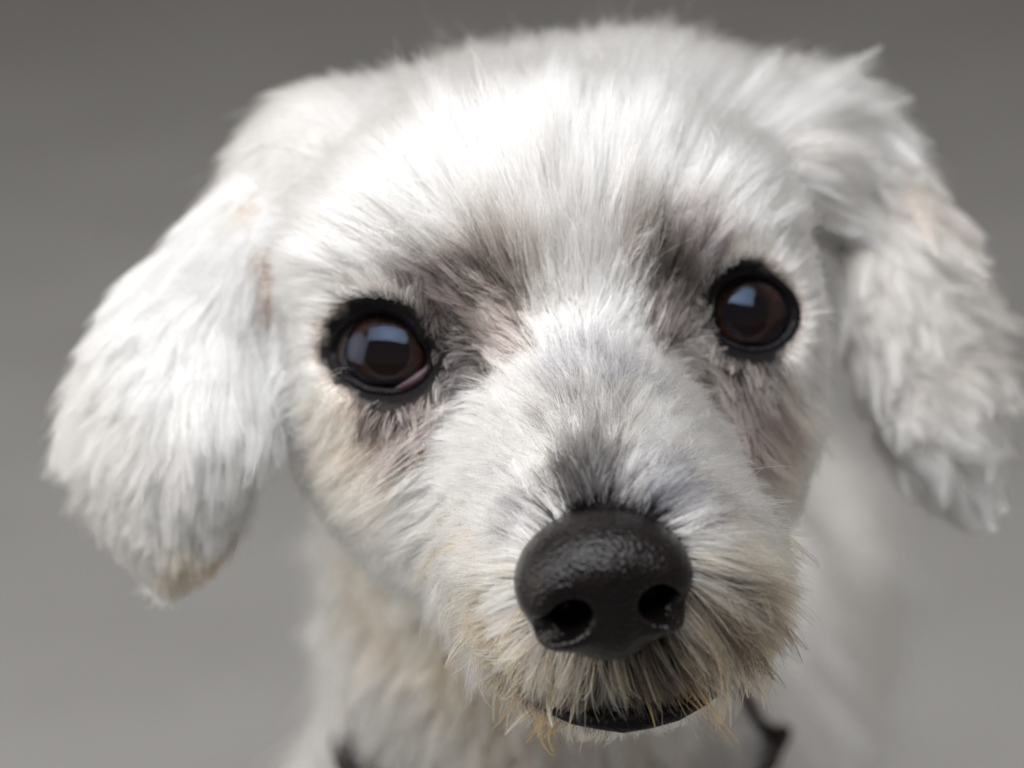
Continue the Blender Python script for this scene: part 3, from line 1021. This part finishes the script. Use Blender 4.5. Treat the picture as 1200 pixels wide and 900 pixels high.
lips = head & (hq[:, 1] > 1.6) & (hq[:, 2] < -1.8) & (hq[:, 2] > -4.2) & (np.abs(hq[:, 0]) > 0.3)
make_fur("whisker_fur", 2000, np.where(lips, 1.0, 0.0), 0.00007, tint=((136, 102, 70), (224, 188, 140)), grow=1.05, rise=1.1, K=10, clump=0.98, size=9, size2=9, frizz=0.13, hug=0.7, grav=0.9)
_near = lambda px, py, r: np.linalg.norm(cen - hit(px, py)[0], axis=1) < r
make_fur("stained_fur", 150, np.where(head & (_near(590, 785, 0.006) | _near(635, 808, 0.006) | _near(770, 795, 0.006) | _near(560, 765, 0.005)), 1.0, 0.0), 0.00007, tint=((120, 66, 30), (196, 132, 70)), grow=1.2, rise=1.3, K=10, clump=0.95, size=7, size2=7, frizz=0.15, grav=0.8)
make_fur("flyaway_fur", 1400, wt_head, 0.00004, grow=1.0, rise=1.3, clump=0.0, frizz=0.14, dirj=0.4)
make_fur("head_fur", 240000, wt_head, 0.000056, clump=0.62, size=15, size2=200, dirj=0.17, rise=0.85)
make_fur("ear_fur", 38000, np.where(is_ear & (hq[:, 0] < 0), 1.0, 0.0), 0.00006, K=9, clump=0.6, size=30, size2=300, frizz=0.045, hug=0.95, grav=0.1, dirj=0.2, lenj=0.25)
make_fur("ear_fur", 38000, np.where(is_ear & (hq[:, 0] > 0), 1.0, 0.0), 0.00006, K=9, clump=0.85, size=60, size2=260, frizz=0.07, hug=0.85, grav=0.1, dirj=0.35, rise=1.3)
make_fur("body_fur", 165000, wt_body, 0.00011, clump=0.7, size=40)

# ------------------------------------------------------------------ crusts by the eyes (part of the coat), collar, crumb
def blob(name, loc, r, mat, parent=None, **kw):
    V, F = [], []
    seg, rg = 8, 5
    for i in range(rg + 1):
        a = math.pi * i / rg
        for j in range(seg):
            b = 2 * math.pi * j / seg
            q = np.array([math.sin(a) * math.cos(b), math.sin(a) * math.sin(b), math.cos(a)])
            q = q * r * (1 + 0.35 * math.sin(3.1 * q[0] * 4 + 7 * q[1] + loc[0] * 900))
            V.append(np.array(loc) + q * [1.5, 1.0, 0.9])
    for i in range(rg):
        for j in range(seg):
            F.append((i * seg + j, i * seg + (j + 1) % seg, (i + 1) * seg + (j + 1) % seg, (i + 1) * seg + j))
    return link(name, mesh_from(name, V, F, mat), parent, **kw)


M_crust = principled("dried_crust", (0.16, 0.085, 0.045), 0.6, 0.3, noise=(800, (0.05, 0.02, 0.012)))
for (px, py, r) in [(495, 531, 0.00040), (800, 447, 0.00040), (488, 541, 0.0003)]:
    loc, n_ = hit(px, py)
    blob("eye_crust", loc + n_ * 0.0014, r, M_crust, dog)
loc, n_ = hit(638, 826)
M_crumb = principled("food_crumb", (0.34, 0.10, 0.03), 0.6, 0.3, noise=(700, (0.18, 0.06, 0.02)))
blob("food_crumb", loc + n_ * 0.005, 0.0007, M_crumb, label="small orange brown food crumb caught in the fur of the dog's lip", category="crumb")

M_strap = principled("collar_webbing", (0.020, 0.014, 0.013), 0.75, 0.2, bump=(900, 0.6, 0.0006), noise=(300, (0.035, 0.025, 0.022)))
ring, lift_ = [], []
for (px, py) in [(428, 842), (435, 866), (445, 892), (470, 930), (540, 972), (640, 990), (740, 980), (815, 945), (858, 905), (878, 882), (886, 858)]:
    l_, n_ = hit(px, py)
    if l_ is not None:
        ring.append(l_)
        lift_.append(0.0065 if 430 < px < 884 else -0.001)
for (a, b, c) in [(3.6, -6.4, -4.0), (2.6, -7.8, -3.2), (0, -8.4, -2.8), (-2.6, -7.8, -3.2), (-3.6, -6.4, -4.0)]:
    ring.append(H(a, b, c))
    lift_.append(-0.0012)
ring = np.array(ring)
n0 = len(ring)
cl, lf_ = [], []
for i_ in range(n0):
    p0, p1, p2, p3 = ring[i_ - 1], ring[i_], ring[(i_ + 1) % n0], ring[(i_ + 2) % n0]
    for t in np.linspace(0, 1, 6)[:-1]:
        lf_.append(lift_[i_] * (1 - t) + lift_[(i_ + 1) % n0] * t)
        cl.append(0.5 * (2 * p1 + (p2 - p0) * t + (2 * p0 - 5 * p1 + 4 * p2 - p3) * t * t + (3 * p1 - p0 - 3 * p2 + p3) * t ** 3))
cl = np.array(cl)
for j in range(len(cl)):
    l_, n_, _, _ = bvh.find_nearest(Vector(cl[j]))
    _, g_ = B.sample(np.array([l_]))
    cl[j] = np.array(l_) + g_[0] * lf_[j]
for _ in range(4):
    cl = (np.roll(cl, 1, 0) + 2 * cl + np.roll(cl, -1, 0)) / 4
cc = cl.mean(0)
V, F = [], []
NS = len(cl)
for j in range(NS):
    tg = norm(cl[(j + 1) % NS] - cl[j - 1])
    o_ = cl[j] - cc
    o_ = norm(o_ - tg * (o_ @ tg))
    wd = np.cross(tg, o_)
    for (a, b) in ((-0.0008, -0.0045), (0.0008, -0.0042), (0.0008, 0.0042), (-0.0008, 0.0045)):
        V.append(cl[j] + o_ * a + wd * b)
for j in range(NS):
    for q in range(4):
        F.append((j * 4 + q, j * 4 + (q + 1) % 4, ((j + 1) % NS) * 4 + (q + 1) % 4, ((j + 1) % NS) * 4 + q))
link("collar", mesh_from("collar", V, F, M_strap), label="dark brown strap collar half buried in the fur of the dog's neck", category="collar")
